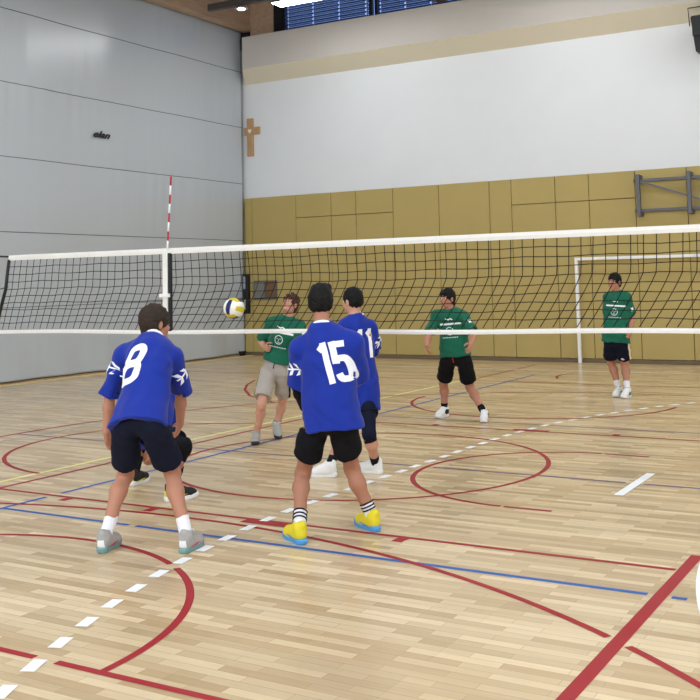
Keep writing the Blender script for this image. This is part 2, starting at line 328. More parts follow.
# ------------------------------------------------------------------ wall furniture
t = empty('curtain_winch', (-14.95, 20.4, 1.0), 'dark winch housing with cable in the corner beside the grey curtain', 'winch')
MB().box(-15.02, -14.87, 20.36, 20.478, 1.02, 1.96, 0, .01).build('housing', M['black'], t)
for z0, z1 in ((1.6, 1.9), (1.1, 1.35)): MB().box(-14.99, -14.93, 20.35, 20.36, z0, z1).build('cover_plate', M['alu'], t)
b = MB(); b.tube([(-14.95, 20.39, 1.96), (-14.95, 20.39, 3.7)], .008, 5); b.build('cable', M['black'], t)
t = empty('wall_cabinet', (-14.4, 20.4, 1.34), 'small grey and brown wall cabinet set in the olive padding near the corner', 'cabinet')
MB().box(-14.75, -14.08, 20.44, 20.479, 1.34, 1.79, 0, .008).build('body', M['steel'], t)
MB().box(-14.72, -14.42, 20.425, 20.44, 1.37, 1.76, 0, .004).build('door', M['grey_box'], t)
MB().box(-14.40, -14.11, 20.425, 20.44, 1.37, 1.76, 0, .004).build('door', M['brown_box'], t)['label'] = 'brown right-hand door'
t = empty('wooden_cross', (-14.8, 20.53, 4.83), 'wooden cross with a small pale heart on the white wall beside the curtain', 'cross')
b = MB(); b.box(-14.93, -14.75, 20.49, 20.55, 4.83, 5.77, 0, .012); b.build('upright', M['cross'], t)
MB().box(-15.02, -14.55, 20.495, 20.55, 5.36, 5.55, 0, .012).build('crossbar', M['cross'], t)
hb = bmesh.new(); ring = []
for k in range(32):
    a = 2*math.pi*k/32; ring.append(hb.verts.new((-14.84+.0042*16*math.sin(a)**3*.8, 20.487, 5.455+.0038*(13*math.cos(a)-5*math.cos(2*a)-2*math.cos(3*a)-math.cos(4*a)))))
r_ = bmesh.ops.extrude_face_region(hb, geom=[hb.faces.new(ring)])
for v in [g for g in r_['geom'] if isinstance(g, bmesh.types.BMVert)]: v.co.y += .006
q = MB(); q.bm.free(); q.bm = hb; q.build('heart', M['tape'], t)
# speaker
t = empty('loudspeaker', (-3.93, 20.2, 6.25), 'black loudspeaker on a bracket high on the white back wall', 'loudspeaker')
sb = bmesh.new(); bmesh.ops.create_cube(sb, size=1)
for v in sb.verts:
    top = v.co.z > 0; w = .24 if top else .19; v.co = Vector((-3.89+v.co.x*2*w, 20.12+v.co.y*(.42 if top else .26)-(.05 if top else 0), 6.25+v.co.z*.68))
bmesh.ops.bevel(sb, geom=sb.edges[:], offset=.02, segments=2, affect='EDGES')
q = MB(); q.bm.free(); q.bm = sb; q.build('cabinet', M['black'], t)
q = MB(); q.box(-4.10, -3.76, 19.862, 19.872, 6.2, 6.5, 0, .004); q.build('grille', M['black'], t)
q = MB(); q.tube([(-4.19, 20.1, 6.45), (-4.21, 20.1, 6.80), (-3.65, 20.1, 6.80), (-3.67, 20.1, 6.45)], .012, 6); q.tube([(-3.93, 20.1, 6.80), (-3.93, 20.34, 6.765)], .014, 6); q.build('bracket', M['black'], t)
# folded basketball frame
t = empty('basketball_wall_frame', (-4.4, 20.4, 2.95), 'folded grey steel basketball backboard frame on the olive wall padding', 'frame')
for x in (-5.36, -4.39, -3.42): MB().box(x-.035, x+.035, 20.27, 20.34, 2.88, 3.70, 0, .006).build('upright', M['steel'], t)
for z in (3.58, 2.99): MB().box(-5.46, -3.32, 20.34, 20.40, z-.03, z+.03, 0, .006).build('crossbar', M['steel'], t)
MB().bar((-5.33, 20.33, 3.56), (-4.0, 20.33, 3.08), .03, .035).build('brace', M['steel'], t)
MB().box(-4.15, -4.09, 20.27, 20.34, 2.99, 3.58, 0, .006).build('folding_arm', M['steel'], t)
for x in (-5.36, -4.39, -3.42):
    for z in (3.65, 2.92): MB().box(x-.05, x+.05, 20.34, 20.479, z-.04, z+.04, 0, .006).build('wall_bracket', M['steel'], t)
# goal standing against the wall
t = empty('handball_goal', (-5.2, 20.35, 0), 'white goal frame standing against the olive wall behind the net', 'goal')
for x in (-6.68, -3.62): MB().box(x-.032, x+.032, 20.32, 20.385, 0, 2.11, 0, .008).build('post', M['goalw'], t)
MB().box(-6.65, -3.65, 20.32, 20.385, 2.05, 2.11, 0, .008).build('crossbar', M['goalw'], t)
# ceiling luminaires and the dark lamp rail with its spotlight
def luminaire(x0, x1, y, z, label):
    t = empty('ceiling_light', ((x0+x1)/2, y, z), label, 'light', 'ceiling luminaires')
    MB().box(x0, x1, y-.2, y+.2, z+.012, z+.09, 0, .006).build('housing', M['alu'], t)
    MB().box(x0+.02, x1-.02, y-.18, y+.18, z, z+.014).build('diffuser', M['lampm'], t)
    for x in (x0+.3, x1-.3): MB().tube([(x, y, z+.09), (x, y, ZC)], .006, 5).build('suspension_rod', M['rail'], t)
for i, y in enumerate((-3.2, 2.1, 7.4, 12.7, 18.16)):
    for k in range(4):
        x = -12.41+k*4.9
        if i == 4 and k == 0: lab = 'bright white ceiling light beside the dark rail at the top of the frame'
        else: lab = 'white ceiling light out of sight over the hall'
        luminaire(x, x+2.6, y, 7.70, lab)
t = empty('lamp_rail', (-10, 17.6, 7.7), 'dark grey lamp rail hanging under the wooden ceiling', 'rail')
MB().box(-13.79, -4.5, 17.54, 17.66, 7.66, 7.80, 0, .006).build('rail', M['rail'], t)
for x in (-13.2, -9.2, -5): MB().tube([(x, 17.6, 7.8), (x, 17.6, ZC)], .01, 5).build('suspension_rod', M['rail'], t)
t = empty('spotlight', (-12.9, 17.6, 7.6), 'small round spotlight under the dark lamp rail', 'spotlight')
q = MB(); q.tube([(-12.92, 17.6, 7.66), (-12.92, 17.6, 7.62), (-12.92, 17.6, 7.58)], [.03, .06, .15], 16); q.build('reflector', M['alu'], t)
q = MB(); q.tube([(-12.92, 17.6, 7.579), (-12.92, 17.6, 7.56)], [.09, .06], 16); q.build('bulb', M['spot_m'], t)

# ------------------------------------------------------------------ volleyball net
NX0, NX1, NY = -9.95, 5.6, 8.75; NR = .0044
net = empty('volleyball_net', (-2.1, NY, 0), 'black volleyball net with white tapes and a red and white antenna across the hall', 'net')
def zt(x): return 2.115+.008*((x-NX0)/(NX1-NX0))
def zb(x): return 1.21+.055*min(1, (x-NX0)/8)+.006*math.sin(1.9*x)
def strand(x, t):
    # t 0 top .. 1 bottom; the slack lower half swings to the left
    k = .22+.07*min(1, max(0, (x-NX0-.2)/5)); ed = min(1, max(.25, (x-NX0)/1.0))
    u = max(0, (t-.38)/.62)
    dx = -k*u**1.15
    z0, z1 = zt(x)-.035, zb(x)+.03
    tt = t if t < .5 else t
    z = z0+(z1-z0)*(1.10*t-.10*t*t)
    return Vector((x+dx, NY+.05*math.sin(t*math.pi)*math.sin(.8*x), z))
q = MB(); n = int((NX1-NX0)/.108)
for i in range(1, n):
    x = NX0+i*.108; j = .008*math.sin(i*2.7)
    q.tube([strand(x+j*(s/10), s/10) for s in range(11)], NR, 3, cap=False)
for r in range(1, 10):
    q.tube([strand(NX0+i*.2, r/10)+Vector((0, 0, .006*math.sin(i*1.7+r))) for i in range(int((NX1-NX0)/.2)+1)], NR, 3, cap=False)
q.build('mesh', M['net'], net)
def tape(name, zf, h, dx=0):
    q = MB(); st = [NX0+dx+i*.25 for i in range(int((NX1-NX0)/.25)+1)]
    b = q.bm; rows = []
    for x in st:
        z = zf(x); rows.append([b.verts.new((x, NY+dy, z+dz)) for dy, dz in ((-.008, -h/2), (-.012, 0), (-.008, h/2), (.008, h/2), (.012, 0), (.008, -h/2))])
    for a, c in zip(rows, rows[1:]):
        for k in range(6): b.faces.new((a[k], a[(k+1) % 6], c[(k+1) % 6], c[k]))
    b.faces.new(rows[0]); b.faces.new(rows[-1][::-1])
    return q.build(name, M['tape'], net)
tape('top_tape', lambda x: zt(x)-.014, .062); tape('bottom_tape', lambda x: zb(x), .042, -.18)
q = MB(); q.tube([strand(NX0, s/12) for s in range(13)], .02, 6); q.build('edge_cord', M['black'], net)
for pa, pb_, rr in (((NX0, NY, zt(NX0)), (-10.75, NY, 2.16), .012), ((NX0-.02, NY, 1.75), (-10.75, NY, 1.62), .006), ((NX0-.2, NY, 1.23), (-10.75, NY, 1.2), .006), ((NX1, NY, zt(NX1)), (6.0, NY, 2.14), .010), ((NX1-.2, NY, 1.27), (6.0, NY, 1.25), .006)):
    MB().tube([pa, pb_], rr, 5).build('tension_rope', M['black'], net)
for x in (-10.8, 6.05):
    q = MB(); q.tube([(x, NY, 0), (x, NY, 2.3)], .045, 14); q.build('net_post', M['alu'], net)
q = MB(); q.box(-7.52, -7.45, NY-.02, NY+.012, 1.235, 2.10, 0, .004); q.build('side_strap', M['tape'], net)
q = MB(); q.box(-7.44, -7.405, NY-.022, NY+.014, 1.235, 2.08, 0, .004); q.build('antenna_pocket', M['black'], net)
q = MB(); za, zbm = 1.24, 2.915
for k in range(17):
    z0 = zbm-(k+1)*.1; z1 = zbm-k*.1
    if z0 < 2.05: break
    xx = lambda z: -7.44+.06*(z-2.1)/.8
    q.tube([(xx(z0), NY-.03, z0), (xx(z1), NY-.03, z1)], .010, 8, 0 if k % 2 == 0 else 1)
q.build('antenna', [M['redp'], M['print_w']], net)
q = MB(); q.box(-7.55, -7.41, NY-.04, NY-.02, 1.60, 1.64); q.build('strap_buckle', M['tape'], net)

# ------------------------------------------------------------------ volleyball
BC = Vector((-6.231, 8.30, 1.491)); R = .105
bm_ = bmesh.new(); bmesh.ops.create_icosphere(bm_, subdivisions=6, radius=1)
bn0 = Vector((.02, -.93, .15)).normalized(); bn1 = Vector((.97, -.20, -.12)); bn1 = (bn1-bn0*bn1.dot(bn0)).normalized(); bn1 = (bn1+bn0*.0).normalized(); rot = Matrix((bn0, bn1, bn0.cross(bn1)))
def panel(d):
    a = [abs(d.x), abs(d.y), abs(d.z)]; i = a.index(max(a)); u, v = [(2, 1), (0, 2), (1, 0)][i]
    s = d[v]/a[i]; s = max(-.999, min(.999, math.atan(s)/(math.pi/4))); k = int((s+1)*1.5)
    edge = min(abs((s+1)*1.5-round((s+1)*1.5))/1.5, 1-abs(math.atan(d[u]/a[i])/(math.pi/4)) if True else 1)
    return i, k, edge
for f in bm_.faces:
    d = rot @ f.calc_center_median().normalized(); i, k, e = panel(d); f.material_index = [2, 1, 2][i] if k == 1 else (1 if i == 2 else 0); f.smooth = True
for v in bm_.verts:
    d = rot @ v.co.normalized(); i, k, e = panel(d)
    v.co = v.co.normalized()*R*(1-.018*math.exp(-(e/.03)**2))
me = bpy.data.meshes.new('volleyball'); bm_.to_mesh(me); bm_.free()
ball = link('volleyball', me, None, [M['ball_w'], M['ball_y'], M['ball_n']]); ball.location = BC
tag(ball, 'white, yellow and navy volleyball in the air in front of the net', 'ball')

# ------------------------------------------------------------------ people: signed distance fields turned into smooth meshes
def V(a): return np.array(a, dtype=np.float64)
def nrm(a): return a/np.linalg.norm(a)
class Field:
    def __init__(s, lo, hi, h):
        s.lo = V(lo); s.h = h; s.n = np.maximum(4, np.ceil((V(hi)-s.lo)/h).astype(int)+1); s.d = np.full(s.n, .3, np.float32)
    def sub(s, lo, hi, m):
        i0 = np.clip(np.floor((V(lo)-m-s.lo)/s.h).astype(int), 0, s.n); i1 = np.clip(np.ceil((V(hi)+m-s.lo)/s.h).astype(int)+1, 0, s.n)
        if np.any(i1 <= i0): return None
        sl = tuple(slice(a, b) for a, b in zip(i0, i1))
        ax = [(s.lo[k]+s.h*np.arange(i0[k], i1[k])).astype(np.float32) for k in range(3)]
        return sl, (ax[0][:, None, None], ax[1][None, :, None], ax[2][None, None, :])
    def put(s, fn, lo, hi, k, op='u'):
        r = s.sub(lo, hi, k+.03)
        if r is None: return
        sl, P = r; e = fn(*P); d = s.d[sl]
        if op == 'u':
            hh = np.maximum(k-np.abs(d-e), 0)/max(k, 1e-6); s.d[sl] = np.minimum(d, e)-hh*hh*k*.25
        else: s.d[sl] = np.maximum(d, -e)
    def cone(s, a, b, ra, rb, k=.03, op='u', cut=None):
        a = V(a); b = V(b); m = max(ra, rb)
        s.put(f_cone(a, b, ra, rb, cut), np.minimum(a, b)-m, np.maximum(a, b)+m, k, op)
    def ell(s, c, r, ax=None, k=.03, op='u'):
        c = V(c); m = max(r); s.put(f_ell(c, r, ax), c-m, c+m, k, op)
    def noise(s, amp, fr, seed=0.):
        ax = [(s.lo[k]+s.h*np.arange(s.n[k])).astype(np.float32) for k in range(3)]
        x, y, z = ax[0][:, None, None], ax[1][None, :, None], ax[2][None, None, :]
        s.d += amp*(np.sin(fr*(x+.6*z)+2*np.sin(fr*.6*z+seed)+seed)*np.sin(fr*.8*(y-.5*z)+1.7*np.sin(fr*.5*x+seed))).astype(np.float32)
    def shell(s, t): s.d = np.maximum(s.d, -(s.d+t))
    def keep(s, p, dr):
        # keep the side of the plane against dr
        p = V(p); dr = nrm(V(dr)); ax = [(s.lo[k]+s.h*np.arange(s.n[k])).astype(np.float32) for k in range(3)]
        s.d = np.maximum(s.d, ((ax[0][:, None, None]-p[0])*dr[0]+(ax[1][None, :, None]-p[1])*dr[1]+(ax[2][None, None, :]-p[2])*dr[2]).astype(np.float32))
    def mesh(s, name):
        d = s.d; h = s.h; ins = d < 0
        c = np.zeros(s.n-1, np.int8)
        for i in (0, 1):
            for j in (0, 1):
                for k in (0, 1): c += ins[i:s.n[0]-1+i, j:s.n[1]-1+j, k:s.n[2]-1+k]
        act = (c > 0) & (c < 8); idx = np.full(c.shape, -1, np.int64); I = np.argwhere(act); idx[act] = np.arange(len(I))
        acc = np.zeros((len(I), 3)); cnt = np.zeros(len(I))
        corner = [(i, j, k) for i in (0, 1) for j in (0, 1) for k in (0, 1)]
        for a in corner:
            for b in corner:
                df = np.subtract(b, a)
                if df.sum() == 1 and abs(df).sum() == 1:
                    da = d[I[:, 0]+a[0], I[:, 1]+a[1], I[:, 2]+a[2]]; db = d[I[:, 0]+b[0], I[:, 1]+b[1], I[:, 2]+b[2]]
                    m = (da < 0) != (db < 0); t = np.where(m, da/np.where(m, da-db, 1), 0)
                    acc += np.where(m[:, None], V(a)+t[:, None]*df, 0); cnt += m
        vs = s.lo+(I+acc/np.maximum(cnt, 1)[:, None])*h
        faces = []
        for ax in range(3):
            o1, o2 = [(1, 2), (2, 0), (0, 1)][ax]
            sl0 = [slice(None)]*3; sl1 = [slice(None)]*3; sl0[ax] = slice(0, -1); sl1[ax] = slice(1, None)
            A = ins[tuple(sl0)]; B = ins[tuple(sl1)]
            for val in (True, False):
                E = np.argwhere((A != B) & (A == val)); ok = (E[:, o1] > 0) & (E[:, o2] > 0) & (E[:, o1] < s.n[o1]-1) & (E[:, o2] < s.n[o2]-1); E = E[ok]
                def g(a, b):
                    q = E.copy(); q[:, o1] -= a; q[:, o2] -= b; return idx[q[:, 0], q[:, 1], q[:, 2]]
                Q = np.stack([g(1, 1), g(0, 1), g(0, 0), g(1, 0)], 1)
                faces.append(Q if val else Q[:, ::-1])
        F = np.concatenate(faces); F = F[(F >= 0).all(1)]
        me = bpy.data.meshes.new(name); me.vertices.add(len(vs)); me.vertices.foreach_set('co', vs.astype(np.float32).ravel())
        me.loops.add(F.size); me.loops.foreach_set('vertex_index', F.astype(np.int32).ravel())
        me.polygons.add(len(F)); me.polygons.foreach_set('loop_start', np.arange(0, F.size, 4, dtype=np.int32)); me.polygons.foreach_set('loop_total', np.full(len(F), 4, np.int32))
        me.polygons.foreach_set('use_smooth', np.ones(len(F), bool)); me.update(); me.validate()
        return me
def f_cone(a, b, ra, rb, cut=None):
    ba = b-a; L2 = float(ba@ba)
    def fn(x, y, z):
        t = np.clip(((x-a[0])*ba[0]+(y-a[1])*ba[1]+(z-a[2])*ba[2])/L2, 0, 1).astype(np.float32)
        d = np.sqrt((x-a[0]-t*ba[0])**2+(y-a[1]-t*ba[1])**2+(z-a[2]-t*ba[2])**2)-(ra+(rb-ra)*t)
        if cut is not None: p, n = cut; d = np.maximum(d, (x-p[0])*n[0]+(y-p[1])*n[1]+(z-p[2])*n[2])
        return d
    return fn
def f_ell(c, r, ax):
    A = np.eye(3) if ax is None else np.array(ax)
    def fn(x, y, z):
        q = [((x-c[0])*A[i][0]+(y-c[1])*A[i][1]+(z-c[2])*A[i][2])/r[i] for i in range(3)]
        k0 = np.sqrt(q[0]**2+q[1]**2+q[2]**2); k1 = np.sqrt((q[0]/r[0])**2+(q[1]/r[1])**2+(q[2]/r[2])**2)
        return k0*(k0-1)/np.maximum(k1, 1e-4)
    return fn
def f_loft(p0, p1, ts, As, Bs, rt, fw):
    # elliptical sleeve about the line p0-p1; radii interpolated over t
    ba = p1-p0; L = np.linalg.norm(ba); u = ba/L; f = nrm(fw-u*(fw@u)); r = np.cross(f, u)
    def fn(x, y, z):
        X, Y, Z = x-p0[0], y-p0[1], z-p0[2]; t = (X*u[0]+Y*u[1]+Z*u[2])/L
        a = np.interp(t, ts, As).astype(np.float32); b = np.interp(t, ts, Bs).astype(np.float32)
        q = np.sqrt(((X*r[0]+Y*r[1]+Z*r[2])/a)**2+((X*f[0]+Y*f[1]+Z*f[2])/b)**2)
        d = (q-1)*np.minimum(a, b)
        return np.maximum(d, np.maximum((t-ts[-1])*L, (ts[0]-t)*L))
    return fn
def project(bm, bvh, O, U, Vv, N, off=.004, maxd=.5, edge=.018):
    U, Vv, N, O = [Vector(q) for q in (U, Vv, N, O)]
    bmesh.ops.triangulate(bm, faces=bm.faces[:])
    for _ in range(5):
        es = [e for e in bm.edges if e.calc_length() > edge]
        if not es: break
        bmesh.ops.subdivide_edges(bm, edges=es, cuts=1); bmesh.ops.triangulate(bm, faces=[f for f in bm.faces if len(f.verts) > 3])
    bad = []
    for v in bm.verts:
        p = O+U*v.co.x+Vv*v.co.y+N*.3; h = bvh.ray_cast(p, -N, maxd+.3)
        if h[0] is None or h[1].dot(N) < .12: bad.append(v)
        else: v.co = h[0]+N*off
    bmesh.ops.delete(bm, geom=bad, context='VERTS')
    for f in bm.faces: f.smooth = True
    return bm
def poly2d(polys):
    bm = bmesh.new()
    for p in polys: bm.faces.new([bm.verts.new((x, y, 0)) for x, y in p])
    return bm
def put_bm(bm, name, m, parent):
    me = bpy.data.meshes.new(name); bm.to_mesh(me); bm.free(); return link(name, me, parent, [m])
def bvh_of(me): return BVHTree.FromPolygons([v.co.copy() for v in me.vertices], [tuple(p.vertices) for p in me.polygons])
def strip2d(pts, w):
    P = [Vector((x, y)) for x, y in pts]; out = []
    for i, p in enumerate(P):
        d0 = (P[i]-P[i-1]).normalized() if i else (P[1]-P[0]).normalized(); d1 = (P[i+1]-P[i]).normalized() if i < len(P)-1 else d0
        n = Vector((-(d0+d1).y, (d0+d1).x)).normalized(); m = w/2/max(.5, n.dot(Vector((-d0.y, d0.x))))
        out.append((p+n*m, p-n*m))
    return [[tuple(a[0]), tuple(a[1]), tuple(c[1]), tuple(c[0])] for a, c in zip(out, out[1:])]
def loop_pts(cx, cy, rx, ry, a0, a1, n=14, e=.62):
    r = []
    for k in range(n+1):
        a = math.radians(a0+(a1-a0)*k/n); c, q = math.cos(a), math.sin(a)
        r.append((cx+rx*math.copysign(abs(c)**e, c), cy+ry*math.copysign(abs(q)**e, q)))
    return r
def digits(txt, h, gap, shear):
    polys = []; xs = 1.12 if len(txt) == 1 else .80; w = (.172 if len(txt) == 1 else .15)*h; x0 = -(len(txt)-1)*gap/2
    for j, ch in enumerate(txt):
        if ch == '1': st = [[(.06, 0), (.06, 1)], [(.06, .93), (-.12, .80)]]
        elif ch == '5': st = [[(.19, .925), (-.16, .925)], [(-.155, 1.0), (-.165, .47)], loop_pts(.01, .33, .17, .255, 160, -165, 20)]
        else: st = [loop_pts(0, .72, .155, .205, 0, 360, 26), loop_pts(0, .285, .175, .212, 0, 360, 26)]
        for p in st: polys += strip2d([(x0+j*gap+x*xs*h+shear*(y-.5)*h, (y-.5)*h) for x, y in p], w)
    return poly2d(polys)
LEAVES = []
for i in range(4):
    x = -.075+i*.05
    for sg in (-1, 1): LEAVES.append([(x, 0), (x+.012, sg*.028), (x+.042, sg*.034), (x+.022, sg*.008)])
LEAVES.append([(-.1, -.004), (.1, -.004), (.1, .004), (-.1, .004)])

PEOPLE = {
 'p8': (1.74, [[-4.713, 5.235, 0.845], [-4.866, 5.551, 1.353], [-4.933, 5.65, 1.459], [-0.196, 0.981, 0.0], [0.33, 0.943, -0.047], [-5.081, 5.488, 1.244], [-4.809, 5.211, 0.798], [-4.933, 5.106, 0.0], [-0.341, 0.94, 0.0], [-4.953, 5.162, 0.089], [-4.984, 5.398, 0.455], [-5.202, 5.476, 0.971], [-5.223, 5.463, 0.722], [-5.249, 5.524, 0.567], [-4.707, 5.58, 1.23], [-4.618, 5.258, 0.802], [-4.436, 5.332, 0.0], [-0.25, 0.968, 0.0], [-4.451, 5.39, 0.089], [-4.673, 5.515, 0.465], [-4.768, 5.724, 0.975], [-4.84, 5.797, 0.747], [-4.931, 5.849, 0.616]]),
 'p15': (1.76, [[-3.757, 6.109, 0.789], [-3.827, 6.102, 1.414], [-3.873, 6.168, 1.584], [-0.287, 0.958, 0.0], [-0.387, 0.921, 0.046], [-3.977, 6.061, 1.284], [-3.874, 6.063, 0.762], [-3.857, 5.862, 0.0], [-0.84, 0.543, 0.0], [-3.908, 5.895, 0.091], [-4.065, 6.193, 0.397], [-4.062, 6.145, 1.006], [-4.129, 6.32, 0.837], [-4.079, 6.483, 0.814], [-3.63, 6.171, 1.309], [-3.694, 6.122, 0.771], [-3.586, 6.382, 0.0], [-0.859, 0.512, 0.0], [-3.638, 6.413, 0.091], [-3.769, 6.37, 0.424], [-3.669, 6.322, 1.05], [-3.863, 6.469, 0.988], [-4.026, 6.513, 0.957]]),
 'p11': (1.7, [[-4.762, 8.221, 0.764], [-4.781, 8.209, 1.405], [-4.806, 8.195, 1.551], [-0.756, 0.655, 0.0], [-0.979, 0.2, -0.05], [-4.834, 8.117, 1.328], [-4.811, 8.161, 0.742], [-4.908, 8.013, 0.0], [-0.859, -0.512, 0.0], [-4.959, 7.983, 0.087], [-5.02, 8.315, 0.308], [-4.949, 8.229, 1.084], [-5.113, 8.37, 0.979], [-5.228, 8.465, 0.913], [-4.707, 8.314, 1.31], [-4.728, 8.271, 0.733], [-4.598, 8.28, -0.0], [-0.989, 0.146, 0.0], [-4.656, 8.289, 0.087], [-4.572, 8.034, 0.389], [-4.742, 8.479, 1.07], [-4.92, 8.618, 0.983], [-5.058, 8.705, 0.954]]),
 'pc': (1.72, [[-5.933, 6.756, 0.537], [-6.086, 7.038, 0.888], [-6.152, 7.115, 1.037], [0.287, 0.958, 0.0], [0.286, 0.953, -0.095], [-6.275, 7.069, 0.775], [-6.033, 6.769, 0.497], [-6.321, 6.909, 0.0], [-0.177, 0.984, 0.0], [-6.332, 6.967, 0.088], [-6.332, 7.038, 0.366], [-6.374, 7.086, 0.497], [-6.376, 7.126, 0.255], [-6.399, 7.216, 0.116], [-5.938, 6.982, 0.787], [-5.828, 6.747, 0.511], [-5.612, 6.541, 0.0], [0.438, 0.899, 0.0], [-5.586, 6.594, 0.088], [-5.456, 6.557, 0.438], [-6.031, 7.062, 0.517], [-6.144, 6.995, 0.289], [-6.23, 7.026, 0.15]]),
 'ps': (1.62, [[-6.542, 9.483, 0.776], [-6.434, 9.535, 1.337], [-6.382, 9.531, 1.49], [0.196, -0.981, 0.0], [0.0, -0.906, 0.423], [-6.283, 9.564, 1.254], [-6.457, 9.503, 0.744], [-6.789, 9.792, -0.0], [0.679, -0.735, 0.0], [-6.752, 9.751, 0.083], [-6.619, 9.694, 0.436], [-6.192, 9.438, 1.024], [-6.214, 9.425, 0.789], [-6.283, 9.506, 0.673], [-6.616, 9.488, 1.289], [-6.643, 9.454, 0.744], [-6.749, 9.378, 0.0], [0.505, -0.863, 0.0], [-6.721, 9.33, 0.083], [-6.565, 9.214, 0.436], [-6.785, 9.54, 1.075], [-6.625, 9.379, 1.027], [-6.505, 9.275, 1.014]]),
 'pm': (1.72, [[-5.437, 11.767, 0.759], [-5.476, 11.744, 1.343], [-5.501, 11.706, 1.492], [0.1, -0.995, 0.0], [-0.301, -0.953, 0.02], [-5.32, 11.754, 1.269], [-5.333, 11.787, 0.723], [-5.14, 11.914, 0.0], [0.324, -0.946, 0.0], [-5.121, 11.859, 0.088], [-5.391, 12.043, 0.392], [-5.139, 11.646, 1.062], [-5.083, 11.435, 0.949], [-5.058, 11.299, 0.859], [-5.668, 11.712, 1.265], [-5.543, 11.745, 0.722], [-5.733, 12.085, 0.0], [-0.058, -0.998, 0.0], [-5.737, 12.027, 0.088], [-5.72, 11.981, 0.418], [-5.686, 11.522, 1.04], [-5.614, 11.315, 0.933], [-5.527, 11.226, 0.821]]),
 'pb': (1.8, [[-4.289, 14.701, 0.831], [-4.247, 14.726, 1.482], [-4.272, 14.688, 1.64], [0.0, -1.0, 0.0], [-0.254, -0.966, -0.051], [-4.114, 14.701, 1.418], [-4.198, 14.703, 0.804], [-4.198, 14.912, -0.0], [-0.037, -0.999, 0.0], [-4.2, 14.85, 0.093], [-4.264, 14.988, 0.471], [-4.089, 14.826, 1.137], [-4.057, 14.653, 0.948], [-4.048, 14.503, 0.859], [-4.386, 14.747, 1.412], [-4.371, 14.705, 0.802], [-4.355, 15.032, 0.0], [-0.015, -1.0, 0.0], [-4.355, 14.97, 0.093], [-4.462, 14.994, 0.481], [-4.456, 14.868, 1.136], [-4.444, 15.049, 0.955], [-4.404, 15.212, 0.903]]),
}

def hand(F, wr, tip, thumb, pn, k, curl):
    # wr wrist, tip the straight-hand tip direction, thumb the thumb side, pn the palm normal (fingers curl towards it)
    d = nrm(tip-wr); pn = nrm(pn-d*(pn@d)); th = thumb-d*(thumb@d); th = nrm(th-pn*(th@pn))
    kn = []
    for j, off in enumerate((.030, .010, -.010, -.028)):
        K = wr+d*(.088-.006*abs(j-1))*k+th*off*k; kn.append(K)
        F.cone(wr+th*off*.55*k+d*.01, K, .0145*k, .0125*k, .018)
    for j, L in enumerate((.072, .080, .074, .058)):
        p = kn[j]; a = curl*.55; spread = th*(.10, .03, -.04, -.11)[j]
        for s, (fr, r0, r1) in enumerate(((.46, .0098, .0090), (.30, .0090, .0082), (.24, .0082, .0074))):
            dr = nrm(d*math.cos(a)+pn*math.sin(a)+spread*(1 if s == 0 else .4)); q = p+dr*L*fr*k
            F.cone(p, q, r0*k, r1*k, .005); p = q; a += curl*(.95 if s == 0 else .6)
    a0 = wr+d*.022*k+th*.022*k+pn*.006; a1 = a0+nrm(d*.55+th*.75+pn*.35)*.045*k; a2 = a1+nrm(d*.85+th*.2+pn*(.3+.4*curl))*.034*k; a3 = a2+nrm(d*.9-th*.1*curl+pn*(.2+.5*curl))*.026*k
    F.cone(a0, a1, .0150*k, .0118*k, .012); F.cone(a1, a2, .0115*k, .0098*k, .005); F.cone(a2, a3, .0098*k, .008*k, .004)

